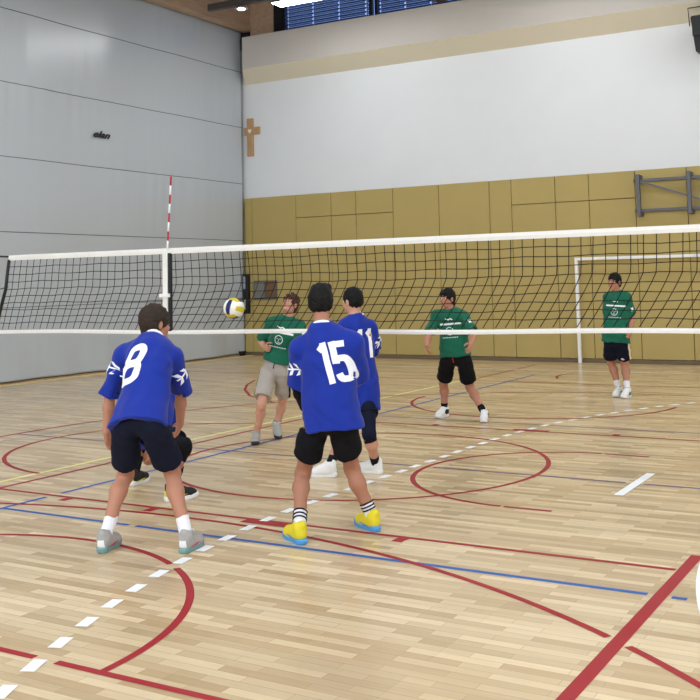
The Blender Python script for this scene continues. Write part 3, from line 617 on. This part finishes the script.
def make_person(key, o):
    tall, rows = PEOPLE[key]; names = ['pel', 'neck', 'head', 'face', 'hf']
    for s in 'LR': names += [q+s for q in ('sh', 'hip', 'heel', 'fd', 'an', 'kn', 'el', 'wr', 'ti')]
    J = {a: V(b) for a, b in zip(names, rows)}; J['H'] = tall
    k = J['H']/1.75; hv = o.get('vox', .007); up = V((0, 0, 1))
    foot = (J['heelL']+J['heelR'])/2
    root = empty('person', Vector((float(foot[0]), float(foot[1]), 0)), o['label'], 'person', 'players in blue jerseys' if o['jersey'] == 'jersey_blue' else 'players in green jerseys')
    pel, neck, head = J['pel'], J['neck'], J['head']; face = J['face']; hf = J['hf']
    spine = nrm(neck-pel); ff = nrm(face-spine*(face@spine)); rt = np.cross(ff, spine)
    hips = nrm(J['hipR']-J['hipL']); shs = nrm(J['shR']-J['shL'])
    hu = nrm(up*1.0+spine*.25); hu = nrm(hu-hf*(hu@hf)); hr = np.cross(hf, hu)
    tor = np.linalg.norm(neck-pel)
    pts = np.array([J[q] for q in J if isinstance(J[q], np.ndarray) and q not in ('face', 'hf', 'fdL', 'fdR')])
    lo, hi = pts.min(0)-.2, pts.max(0)+.2; lo[2] = max(lo[2], -.01)
    F = Field(lo, hi, hv)
    # ---- torso
    F.ell(pel+spine*.04, (.138*k, .092*k, .11*k), (rt, ff, spine), .05)
    F.ell(pel+spine*tor*.38, (.132*k, .092*k, .17*k), (rt, ff, spine), .06)
    F.ell(pel+spine*tor*.68, (.148*k, .105*k, .19*k), (rt, ff, spine), .06)
    chest = pel+spine*tor*.86
    for s in 'LR':
        F.cone(chest, J['sh'+s], .075*k, .050*k, .05)
        F.cone(neck, J['sh'+s], .045*k, .040*k, .05)
    F.cone(neck-spine*.03, head-hu*.045*k-hf*.015, .055*k, .050*k, .03)
    # ---- head
    F.ell(head+hu*.022*k-hf*.008*k, (.074*k, .094*k, .098*k), (hr, hf, hu), .03)
    F.ell(head+hf*.030*k-hu*.052*k, (.052*k, .058*k, .062*k), (hr, hf, hu), .035)
    F.cone(head+hf*.078*k-hu*.088*k, head+hf*.070*k-hu*.080*k, .018*k, .02*k, .02)
    F.cone(head+hf*.086*k+hu*.012*k, head+hf*.104*k-hu*.030*k, .008*k, .013*k, .010)
    for sg in (-1, 1):
        F.cone(head+hf*.094*k-hu*.034*k, head+hf*.090*k-hu*.034*k+hr*sg*.012*k, .008*k, .008*k, .006)
        F.cone(head+hf*.082*k+hu*.024*k+hr*sg*.014*k, head+hf*.072*k+hu*.024*k+hr*sg*.046*k, .010*k, .010*k, .012)
        F.ell(head+hf*.062*k-hu*.03*k+hr*sg*.04*k, (.022*k, .022*k, .024*k), (hr, hf, hu), .02)
        F.ell(head+hf*.084*k+hu*.002*k+hr*sg*.032*k, (.012*k, .008*k, .008*k), (hr, hf, hu), .0, 's')
        F.ell(head-hf*.006*k-hu*.010*k+hr*sg*.076*k, (.010*k, .020*k, .034*k), (nrm(hr-hf*.35*sg), nrm(hf+hr*.35*sg), hu), .008)
    F.cone(head+hf*.082*k-hu*.060*k-hr*.018*k, head+hf*.082*k-hu*.060*k+hr*.018*k, .009*k, .009*k, .01)
    # ---- arms and hands
    for s, sg in (('L', -1), ('R', 1)):
        sh, el, wr, ti = J['sh'+s], J['el'+s], J['wr'+s], J['ti'+s]
        F.cone(sh, sh*.5+el*.5, .050*k, .044*k, .03); F.cone(sh*.5+el*.5, el, .044*k, .036*k, .02)
        F.cone(el, el*.65+wr*.35, .038*k, .040*k, .02); F.cone(el*.65+wr*.35, wr, .040*k, .025*k, .02)
        th = o.get('thumb'+s, face); pn = o.get('palm'+s, -rt*sg)
        hand(F, wr, ti, V(th), V(pn), k, o.get('curl'+s, .45))
    # ---- legs and feet
    for s in 'LR':
        hp, kn, an, fd = J['hip'+s], J['kn'+s], J['an'+s], J['fd'+s]
        F.cone(hp, hp*.5+kn*.5, .076*k, .066*k, .03); F.cone(hp*.5+kn*.5, kn, .068*k, .052*k, .03)
        cal = nrm(np.cross(kn-an, rt)); cal = cal if cal@fd < 0 else -cal
        c1 = kn*.70+an*.30+cal*.018*k; F.cone(kn, c1, .050*k, .055*k, .03); F.cone(c1, kn*.35+an*.65+cal*.008*k, .055*k, .040*k, .03); F.cone(kn*.35+an*.65, an, .040*k, .033*k, .02)
        F.cone(kn+nrm(fd)*.022*k, kn+nrm(fd)*.020*k-up*.03*k, .036*k, .034*k, .03)
        hz = J['heel'+s]; F.cone(an-up*.02*k, hz+fd*.15*k+up*.046*k, .030*k, .020*k, .02)
    link('body', F.mesh('body'), root, [M[o['skin']]])
    # ---- eyes, brows, mouth
    if o.get('face', True):
        for sg in (-1, 1):
            b = MB(); c = head+hf*.081*k+hu*.001*k+hr*sg*.031*k
            e = bmesh.new(); bmesh.ops.create_uvsphere(e, u_segments=14, v_segments=10, radius=1)
            Bm = Matrix((Vector(hr*.0135*k), Vector(hf*.010*k), Vector(hu*.0075*k))).transposed()
            for v in e.verts: v.co = Bm @ v.co+Vector(c)
            b.add(e, 0)
            e = bmesh.new(); bmesh.ops.create_uvsphere(e, u_segments=12, v_segments=8, radius=1)
            Bm = Matrix((Vector(hr*.0068*k), Vector(hf*.006*k), Vector(hu*.0068*k))).transposed()
            for v in e.verts: v.co = Bm @ v.co+Vector(c+hf*.0065*k)
            b.add(e, 1); b.build('eye', [M['eye_w'], M['eye_d']], root)
            MB().tube([head+hf*(.094-.006*t*t)*k+hu*(.024+.005*t-.004*t*t)*k+hr*sg*(.012+.016*t)*k for t in (0, .5, 1, 1.5, 2)], [.003*k, .0048*k, .0048*k, .004*k, .002*k], 6).build('eyebrow', M[o['hair']], root)
        MB().tube([head+hf*(.0905-.00012*t*t)*k-hu*(.0600+.00003*t*t)*k+hr*t*.0022*k for t in (-10, -6, -3, 0, 3, 6, 10)], [.002*k, .0045*k, .0055*k, .0055*k, .0055*k, .0045*k, .002*k], 6).build('mouth', M['lip'], root)
    # ---- hair
    G = Field(head-.19, head+.19, .0045); hs = o.get('hair_style', 'short'); vol = o.get('hair_vol', .014)
    G.ell(head+hu*(.026+vol*.35)*k-hf*.012*k, ((.077+vol)*k, (.094+vol)*k, (.096+vol)*k), (hr, hf, hu), .02)
    G.ell(head-hf*.045*k-hu*.02*k, ((.066+vol*.6)*k, .055*k, (.075+o.get('nape', 0))*k), (hr, hf, hu), .03)
    if hs == 'mullet': G.ell(head-hf*.07*k-hu*.085*k, (.05*k, .035*k, .07*k), (hr, hf, hu), .03)
    if hs == 'fringe' or hs == 'mullet': G.ell(head+hf*.062*k+hu*.062*k, (.066*k, .042*k, .034*k), (hr, hf, hu), .02)
    if hs == 'curly':
        rng = np.random.RandomState(3)
        for _ in range(70):
            v = rng.normal(size=3); v /= np.linalg.norm(v)
            if v[2] > -.1: G.ell(head+hu*.03*k-hf*.01+hr*v[0]*.088*k+hf*v[1]*.10*k+hu*v[2]*.108*k, (.018*k,)*3, None, .008)
    if hs == 'quiff': G.ell(head+hf*.03*k+hu*.105*k, (.072*k, .075*k, .034*k), (hr, hf, hu), .02)
    G.noise(.0035, 90, .7); G.noise(.002, 170, 1.9)
    # clear the face, the ears and the neck
    G.ell(head+hf*.125*k-hu*.030*k, (.078*k, .082*k, (.082 if hs != 'fringe' else .075)*k), (hr, hf, hu), 0, 's')
    G.ell(head+hf*.06*k-hu*.085*k, (.12*k, .075*k, .085*k), (hr, hf, hu), 0, 's')
    for sg in (-1, 1): G.ell(head+hf*.002*k-hu*.016*k+hr*sg*.088*k, (.022*k, .026*k, .034*k), (hr, hf, hu), 0, 's')
    if hs != 'mullet': G.keep(head-hu*(.088+o.get('nape', 0)*.7)*k, -hu+hf*.25)
    link('hair', G.mesh('hair'), root, [M[o['hair']]])
    # ---- jersey
    top = o['jersey']; hem = o.get('hem', .15)
    lo2 = pts.min(0)-.22; lo2[2] = max(.2, pel[2]-.3); hi2 = np.maximum(np.maximum(neck, pel), np.maximum(J['elL'], J['elR']))+.2
    lo2[:2] = np.minimum(np.minimum(neck, pel), np.minimum(J['elL'], J['elR']))[:2]-.25
    G = Field(lo2, hi2, o.get('cvox', .008))
    sl = o.get('sleeve', .85); w = o.get('wide', 1.0)*k
    t0 = -hem/tor
    G.put(f_loft(pel, neck, [t0, t0+.12, .45, .65, .82, .97], [.205*w, .194*w, .174*w, .180*w, .150*w, .075*w], [.160*w, .152*w, .132*w, .135*w, .112*w, .075*w], rt, ff), np.minimum(pel, neck)-.35, np.maximum(pel, neck)+.35, .02)
    for s in 'LR':
        G.cone(chest, J['sh'+s], .10*k, .064*k, .06); G.cone(neck-spine*.015, J['sh'+s], .062*k, .058*k, .05)
    for s in 'LR':
        sh, el = J['sh'+s], J['el'+s]; e = sh+(el-sh)*sl; ad = nrm(el-sh)
        G.cone(sh, e+ad*.1, .066*k, .084*k, .045, cut=(e, ad))
    G.noise(o.get('crease', .0105), 12.5, float(foot[0]*3)); G.noise(.0045, 33, 2.2)
    G.shell(.016)
    hp0 = pel-spine*hem
    for s in 'LR':
        e = J['sh'+s]+(J['el'+s]-J['sh'+s])*sl; ad = nrm(J['el'+s]-J['sh'+s]); G.cone(e-ad*.02, e+ad*.06, .066*k, .07*k, 0, 's')
    G.put(f_cone(hp0-spine*.03, hp0+spine*.015, .13*k, .13*k), hp0-.2, hp0+.2, 0, 's')
    G.cone(neck-spine*.012, neck+(head-neck)*.8, .058*k, .075*k, 0, 's')
    jm = G.mesh('jersey'); jer = link('jersey', jm, root, [M[top]]); bv = bvh_of(jm)
    # collar ring
    nd = nrm(head-hu*.05*k-hf*.01-neck); cf = nrm(hf-nd*(hf@nd)) if abs(hf@nd) < .95 else ff; cr_ = np.cross(cf, nd); cc = neck+nd*.012
    MB().tube([cc+(cr_*math.cos(a)*.066+cf*math.sin(a)*.066)*k-nd*(.018 if math.sin(a) > 0 else 0)*max(0, math.sin(a)*(face@cf > 0)) for a in np.linspace(0, 2*math.pi, 25)[:-1]], .0135*k, 7, closed=True).build('collar', M[o['collar']], jer)
    if 'number' in o:
        txt, size, du, dv, xs, shear = o['number']
        bm = digits(txt, size, xs, shear)
        O = pel+spine*tor*(.62+dv)+rt*du
        put_bm(project(bm, bv, O-ff*.1, rt, spine, -ff), 'number', M['print_w'], jer)
    for s in o.get('motif', ''):
        sg = -1 if s == 'L' else 1; sh, el = J['sh'+s], J['el'+s]; ad = nrm(el-sh); mo = o.get('motif_out', (.55, .8)); out = nrm(-ff*mo[0]+rt*sg*mo[1]); out = nrm(out-ad*(out@ad)); tx = np.cross(ad, out)
        put_bm(project(poly2d([[(a*k*1.15, b_*k*1.35) for a, b_ in p] for p in LEAVES]), bv, sh+(el-sh)*o.get('motif_at', .5), nrm(tx+ad*.35), nrm(ad-tx*.35), out), 'sleeve_motif', M['print_w'], jer)
    if o.get('front'):
        O = pel+spine*tor*.66
        put_bm(project(poly2d([[(-.15, .03), (.13, .03), (.13, .052), (-.15, .052)]]), bv, O, rt, spine, ff), 'chest_stripe', M['print_w'], jer)
        put_bm(project(poly2d(strip2d([(-.045, -.006), (-.02, .008), (.0, -.004), (.045, .010)], .012)), bv, O+spine*.10*k, rt, spine, ff, .003), 'chest_print', M['print_w'], jer)
        em = []
        for q in range(20):
            a0, a1 = 2*math.pi*q/20, 2*math.pi*(q+1)/20
            em.append([(.05*math.cos(a0), .05*math.sin(a0)), (.05*math.cos(a1), .05*math.sin(a1)), (.043*math.cos(a1), .043*math.sin(a1)), (.043*math.cos(a0), .043*math.sin(a0))])
        for x, y, ww, hh in ((-.018, .012, .014, .006), (.018, .012, .014, .006), (0, -.004, .006, .02), (0, -.026, .03, .005)): em.append([(x-ww/2, y-hh/2), (x+ww/2, y-hh/2), (x+ww/2, y+hh/2), (x-ww/2, y+hh/2)])
        put_bm(project(poly2d(em), bv, O-spine*.045*k, rt, spine, ff, .003), 'emblem', M['print_w'], jer)
        put_bm(project(poly2d([[(-.09+i*.02, -.128), (-.077+i*.02, -.128), (-.077+i*.02, -.119), (-.09+i*.02, -.119)] for i in range(10)]), bv, O, rt, spine, ff, .003), 'chest_lettering', M['print_w'], jer)
        for s in 'L':
            sg = -1; sh, el = J['sh'+s], J['el'+s]; ad = nrm(el-sh); out = nrm(ff*.6+rt*sg*.6); out = nrm(out-ad*(out@ad)); tx = np.cross(ad, out)
            put_bm(project(poly2d([[(-.025, -.03), (.0, -.022), (.025, -.03), (.018, 0), (.025, .03), (0, .018), (-.025, .03), (-.012, 0)]]), bv, sh+(el-sh)*sl*.62, tx, ad, out), 'sleeve_badge', M['print_w'], jer)
    # ---- shorts
    lo3 = np.minimum(np.minimum(J['hipL'], J['hipR']), np.minimum(J['knL'], J['knR']))-.2; hi3 = np.maximum(np.maximum(J['hipL'], J['hipR']), np.maximum(J['knL'], J['knR']))+.22
    hi3[2] = max(hi3[2], pel[2]+.2)
    G = Field(lo3, hi3, .0065); ln = o.get('short_len', .82)
    ft = o.get('fit', .96)*k
    G.ell(pel+spine*.03, (.172*ft, .128*ft, .13*k), (rt, ff, spine), .04)
    for s in 'LR':
        hp, kn = J['hip'+s], J['kn'+s]; e = hp+(kn-hp)*ln; ad = nrm(kn-hp)
        G.cone(hp, e+ad*.15, .098*ft, .112*ft, .03, cut=(e, ad))
    G.noise(.005, 19, float(foot[1]*2)); G.noise(.0025, 41, 1.1)
    for s in 'LR':
        hp, kn = J['hip'+s], J['kn'+s]; e = hp+(kn-hp)*ln; ad = nrm(kn-hp); G.cone(e-ad*.03, e+ad*.08, .062*ft, .076*ft, 0, 's')
    G.keep(hp0+spine*.03, spine)
    sm = G.mesh('shorts'); sho = link('shorts', sm, root, [M[o['shorts']]]); sbv = bvh_of(sm)
    for s, mt, wd in o.get('stripe', ()):
        sg = -1 if s == 'L' else 1; hp, kn = J['hip'+s], J['kn'+s]; ad = nrm(kn-hp); out = nrm(rt*sg*.9+ff*.35); out = nrm(out-ad*(out@ad)); tx = np.cross(ad, out)
        put_bm(project(poly2d([[(-wd/2, -.02), (wd/2, -.02), (wd/2, .33*k), (-wd/2, .33*k)]]), sbv, hp, tx, ad, out), 'side_stripe', M[mt], sho)
    if o.get('drawstring'):
        G2 = pel+spine*(.02-hem)
        put_bm(project(poly2d([[(-.006, -.09), (.006, -.09), (.006, .03), (-.006, .03)]]), sbv, G2, rt, spine, ff, .005), 'drawstring', M[o['drawstring']], sho)
    if o.get('short_logo'):
        s = 'L'; hp, kn = J['hip'+s], J['kn'+s]; ad = nrm(kn-hp); out = nrm(ff-ad*(ff@ad)); tx = np.cross(ad, out)
        put_bm(project(poly2d([[(-.03, .01), (0, -.015), (.03, .01), (.018, .014), (-.018, .014)], [(-.022, .02), (.022, .02), (.02, .026), (-.02, .026)]]), sbv, hp+ad*.24*k-rt*.02, tx, ad, out, .004), 'logo', M['print_w'], sho)
    # ---- leg and arm sleeves, knee pads
    for s in o.get('arm_sleeve', ''):
        G = Field(np.minimum(np.minimum(J['sh'+s], J['el'+s]), J['wr'+s])-.1, np.maximum(np.maximum(J['sh'+s], J['el'+s]), J['wr'+s])+.1, .006); sh, el, wr = J['sh'+s], J['el'+s], J['wr'+s]; c = sh+(el-sh)*.4
        G.cone(c, el, .051*k, .043*k, .02); G.cone(el, el*.65+wr*.35, .044*k, .046*k, .02); G.cone(el*.65+wr*.35, wr, .046*k, .032*k, .02)
        link('arm_sleeve', G.mesh('arm_sleeve'), root, [M['black_cloth']])
    for s, a, b_, mt in o.get('leg_sleeve', ()):
        hp, kn, an = J['hip'+s], J['kn'+s], J['an'+s]; G = Field(np.minimum(np.minimum(hp, kn), an)-.12, np.maximum(np.maximum(hp, kn), an)+.12, .006)
        p0 = hp+(kn-hp)*a; p1 = kn+(an-kn)*b_
        G.cone(p0, kn, .080*k, .062*k, .02); G.cone(kn, p1, .062*k, .060*k, .02)
        link('leg_sleeve', G.mesh('leg_sleeve'), root, [M[mt]])
    if o.get('knee_pad'):
        for s in 'LR':
            hp, kn, an, fd = J['hip'+s], J['kn'+s], J['an'+s], J['fd'+s]; G = Field(kn-.16, kn+.16, .006)
            G.cone(kn+(hp-kn)*.22, kn, .070*k, .068*k, .02); G.cone(kn, kn+(an-kn)*.22, .066*k, .062*k, .02); G.ell(kn+fd*.045*k, (.052*k, .040*k, .075*k), (np.cross(fd, up), fd, up), .02)
            link('knee_pad', G.mesh('knee_pad'), root, [M['black_cloth']])
    # ---- socks and shoes
    for s in 'LR':
        kn, an, fd, hz = J['kn'+s], J['an'+s], J['fd'+s], J['heel'+s]; sd = np.cross(fd, up); L = 1.0*k
        G = Field(an-.13, an+(kn-an)*.45+.13, .005); p1 = an+(kn-an)*o.get('sock_h', .30)
        G.cone(an-up*.03, an, .040*k, .040*k, .02); G.cone(an, p1, .040*k, (.044 if o.get('sock_h', .3) < .4 else .052)*k, .02, cut=(p1, nrm(kn-an))); G.noise(.0015, 80, .4)
        sk = link('sock', G.mesh('sock'), root, [M[o['sock']]])
        if o.get('sock_band'):
            ad = nrm(p1-an); q1 = nrm(np.cross(ad, fd)); q2 = np.cross(q1, ad); b = MB()
            for dz in o['sock_band']:
                rr = (.0425+.004*dz)*k; c = an+(p1-an)*dz
                b.tube([c+(q1*math.cos(t)+q2*math.sin(t))*rr for t in np.linspace(0, 2*math.pi, 21)[:-1]], .0055*k, 6, closed=True)
            b.build('sock_stripe', M['black_cloth'], sk)
        pitch = o.get('pitch'+s, 0.)
        dv = V((0, 0, 0)); f2 = nrm(fd*math.cos(pitch)-up*math.sin(pitch)); u2 = np.cross(sd, f2); u2 = u2 if u2[2] > 0 else -u2
        toe = hz+fd*.27*L; org = toe-f2*.27*L if pitch else hz
        P = lambda f, u, w=0.: org+f2*f*L+u2*u*L*1.18+sd*w*L
        blo = np.minimum(org, toe)-.1; bhi = np.maximum(org, toe)+.19
        G = Field(blo, bhi, .005)
        G.ell(P(.19, .040), (.085*L, .048*L, .042*L), (f2, sd, u2), .02); G.ell(P(.045, .055), (.054*L, .043*L, .060*L), (f2, sd, u2), .02)
        G.cone(P(.09, .045), P(.20, .038), .046*L, .042*L, .02); G.cone(P(.055, .095), P(.14, .062), .045*L, .036*L, .03); G.cone(P(.035, .085), P(.02, .105), .036*L, .026*L, .02)
        G.keep(P(0, .022), -u2); G.cone(P(.058, .10), P(.058, .16), .030*L, .034*L, 0, 's')
        G.noise(.0012, 70, 1.)
        sh_ = link('shoe', G.mesh('shoe'), root, [M[o['shoe']]])
        b = MB(); out = []
        for (f, w) in ((-.012, .0), (-.008, .022), (.01, .036), (.06, .036), (.12, .040), (.18, .049), (.225, .047), (.262, .032), (.285, .012), (.288, -.006), (.275, -.028), (.24, -.044), (.19, -.047), (.12, -.036), (.06, -.035), (.01, -.035), (-.008, -.022)): out.append((f, w))
        bb = bmesh.new(); lay = []
        for u, sc in ((0.0, .93), (.006, 1.0), (.024, 1.03), (.034, .97)): lay.append([bb.verts.new(Vector(P(.13+(f-.13)*sc, u+(.010*max(0, (f-.2)/.09)**2), w*sc))) for f, w in out])
        for a, c in zip(lay, lay[1:]):
            for i in range(len(out)): bb.faces.new((a[i], a[(i+1) % len(out)], c[(i+1) % len(out)], c[i]))
        bb.faces.new(lay[0][::-1]); bb.faces.new(lay[-1]); b.bm.free(); b.bm = bb
        b.build('sole', M[o['sole']], sh_)
        b = MB()
        for i in range(4):
            f = .10+i*.022; b.tube([P(f, .098-.012*i, -.022), P(f+.008, .104-.013*i, 0), P(f, .098-.012*i, .022)], .0035*k, 5)
        b.tube([P(.09, .105, 0), P(.10, .118, .025), P(.085, .112, .04)], .003*k, 5); b.tube([P(.09, .105, 0), P(.10, .118, -.025), P(.085, .112, -.04)], .003*k, 5)
        b.build('laces', M[o.get('lace', 'print_w')], sh_)
        if o.get('accent'):
            sb2 = bvh_of(sh_.data); am = o['accent']
            for sg in (-1, 1):
                put_bm(project(poly2d([o.get('accent_shape', [(.03, .035), (.11, .030), (.17, .050), (.11, .046)])]), sb2, org, f2, u2, sd*sg, .003, .5, .01), 'side_mark', M[am], sh_)
            if o.get('heel_tab'): put_bm(project(poly2d([[(-.028, .03), (.028, .03), (.022, .085), (-.022, .085)]]), sb2, org, sd, u2, -f2, .003, .5, .01), 'heel_tab', M[o['heel_tab']], sh_)
    return root

B = dict(jersey='jersey_blue', collar='print_w', motif='LR')
Gn = dict(jersey='jersey_green', collar='black_cloth', front=True)
make_person('p8', dict(B, label='player in blue jersey number 8 bending forward, seen from behind, grey shoes', skin='skin', hair='hair_b', hair_style='short', hair_vol=.020, nape=.04, shorts='navy', short_len=.73, sleeve=1.0, hem=.05, wide=.98, fit=.95, motif_at=.36,
    number=('8', .30, -.045, -.03, .1, .20), sock='sock_w', sock_h=.34, shoe='sh_grey', sole='sole_teal', accent='pink', heel_tab='sh_white', face=True, vox=.006, cvox=.007, curlL=.35, curlR=.5))
make_person('p15', dict(B, label='player in blue jersey number 15 with black arm sleeve and yellow and blue shoes', skin='skin2', hair='hair_k', hair_style='quiff', hair_vol=.012, shorts='black_cloth', short_len=.62, sleeve=.98, hem=.06, wide=1.03, nape=-.045,
    number=('15', .28, .085, .0, .105, -.16), motif='L', motif_out=(.85, .6), arm_sleeve='L', sock='sock_w', sock_h=.36, sock_band=(.45, .62, .80), shoe='sh_yellow', sole='sole_blue', lace='sole_dark', accent='sole_blue', vox=.006, cvox=.007))
make_person('p11', dict(B, label='player in blue jersey number 11 looking left, with white shoes and black knee sleeves', skin='skin3', hair='hair_k', hair_style='short', hair_vol=.010, nape=-.04, shorts='navy', short_len=.55, sleeve=.98, hem=.20, wide=.92,
    number=('11', .26, .03, .01, .10, 0), motif='R', leg_sleeve=(('L', .4, .25, 'navy'), ('R', .4, .25, 'navy')), sock='sock_b', sock_h=.36, shoe='sh_white', sole='sole_white'))
make_person('pc', dict(B, label='crouching player with black knee pads mostly hidden behind the number 8 player', skin='skin', hair='hair_b', shorts='navy', short_len=.7, sleeve=.85, hem=.10, knee_pad=True, sock='sock_b', sock_h=.55, shoe='sh_black', sole='sole_white', accent='neon', heel_tab='neon', lace='black'))
make_person('ps', dict(Gn, label='server in green jersey and grey shorts with clenched fist, watching the ball', skin='skin3', hair='hair_m', hair_style='curly', hair_vol=.010, shorts='grey_cloth', short_len=.80, sleeve=.80, hem=-.09, curlR=1.5, thumbR=(0, 0, 1), palmR=(1, .3, 0),
    stripe=(('L', 'black_cloth', .03), ('R', 'black_cloth', .03)), drawstring='black_cloth', sock='grey_cloth', sock_h=.16, shoe='sh_grey', sole='sole_dark', accent='sh_white', pitchL=.35))
make_person('pm', dict(Gn, label='player in green jersey, black shorts and black socks standing with legs apart behind the net', skin='skin', hair='hair_k', hair_style='mullet', hair_vol=.012, shorts='black_cloth', short_len=.74, sleeve=.85, hem=-.02, drawstring='redp',
    sock='sock_b', sock_h=.26, shoe='sh_white', sole='sole_white', accent='black', accent_shape=[(.0, .04), (.10, .035), (.15, .06), (.10, .10), (.0, .085)], lace='cyan', heel_tab='cyan'))
make_person('pb', dict(Gn, label='tall player in green jersey standing furthest back by the goal, white socks and navy shorts', skin='skin', hair='hair_k', hair_style='short', hair_vol=.010, shorts='navy', short_len=.70, sleeve=.85, hem=.05,
    stripe=(('L', 'cream', .045),), short_logo=True, sock='sock_w', sock_h=.34, shoe='sh_white', sole='sole_white', accent='teal', accent_shape=[(.01, .035), (.13, .032), (.18, .05), (.12, .085), (.03, .07)], lace='sole_dark', heel_tab='sole_dark'))
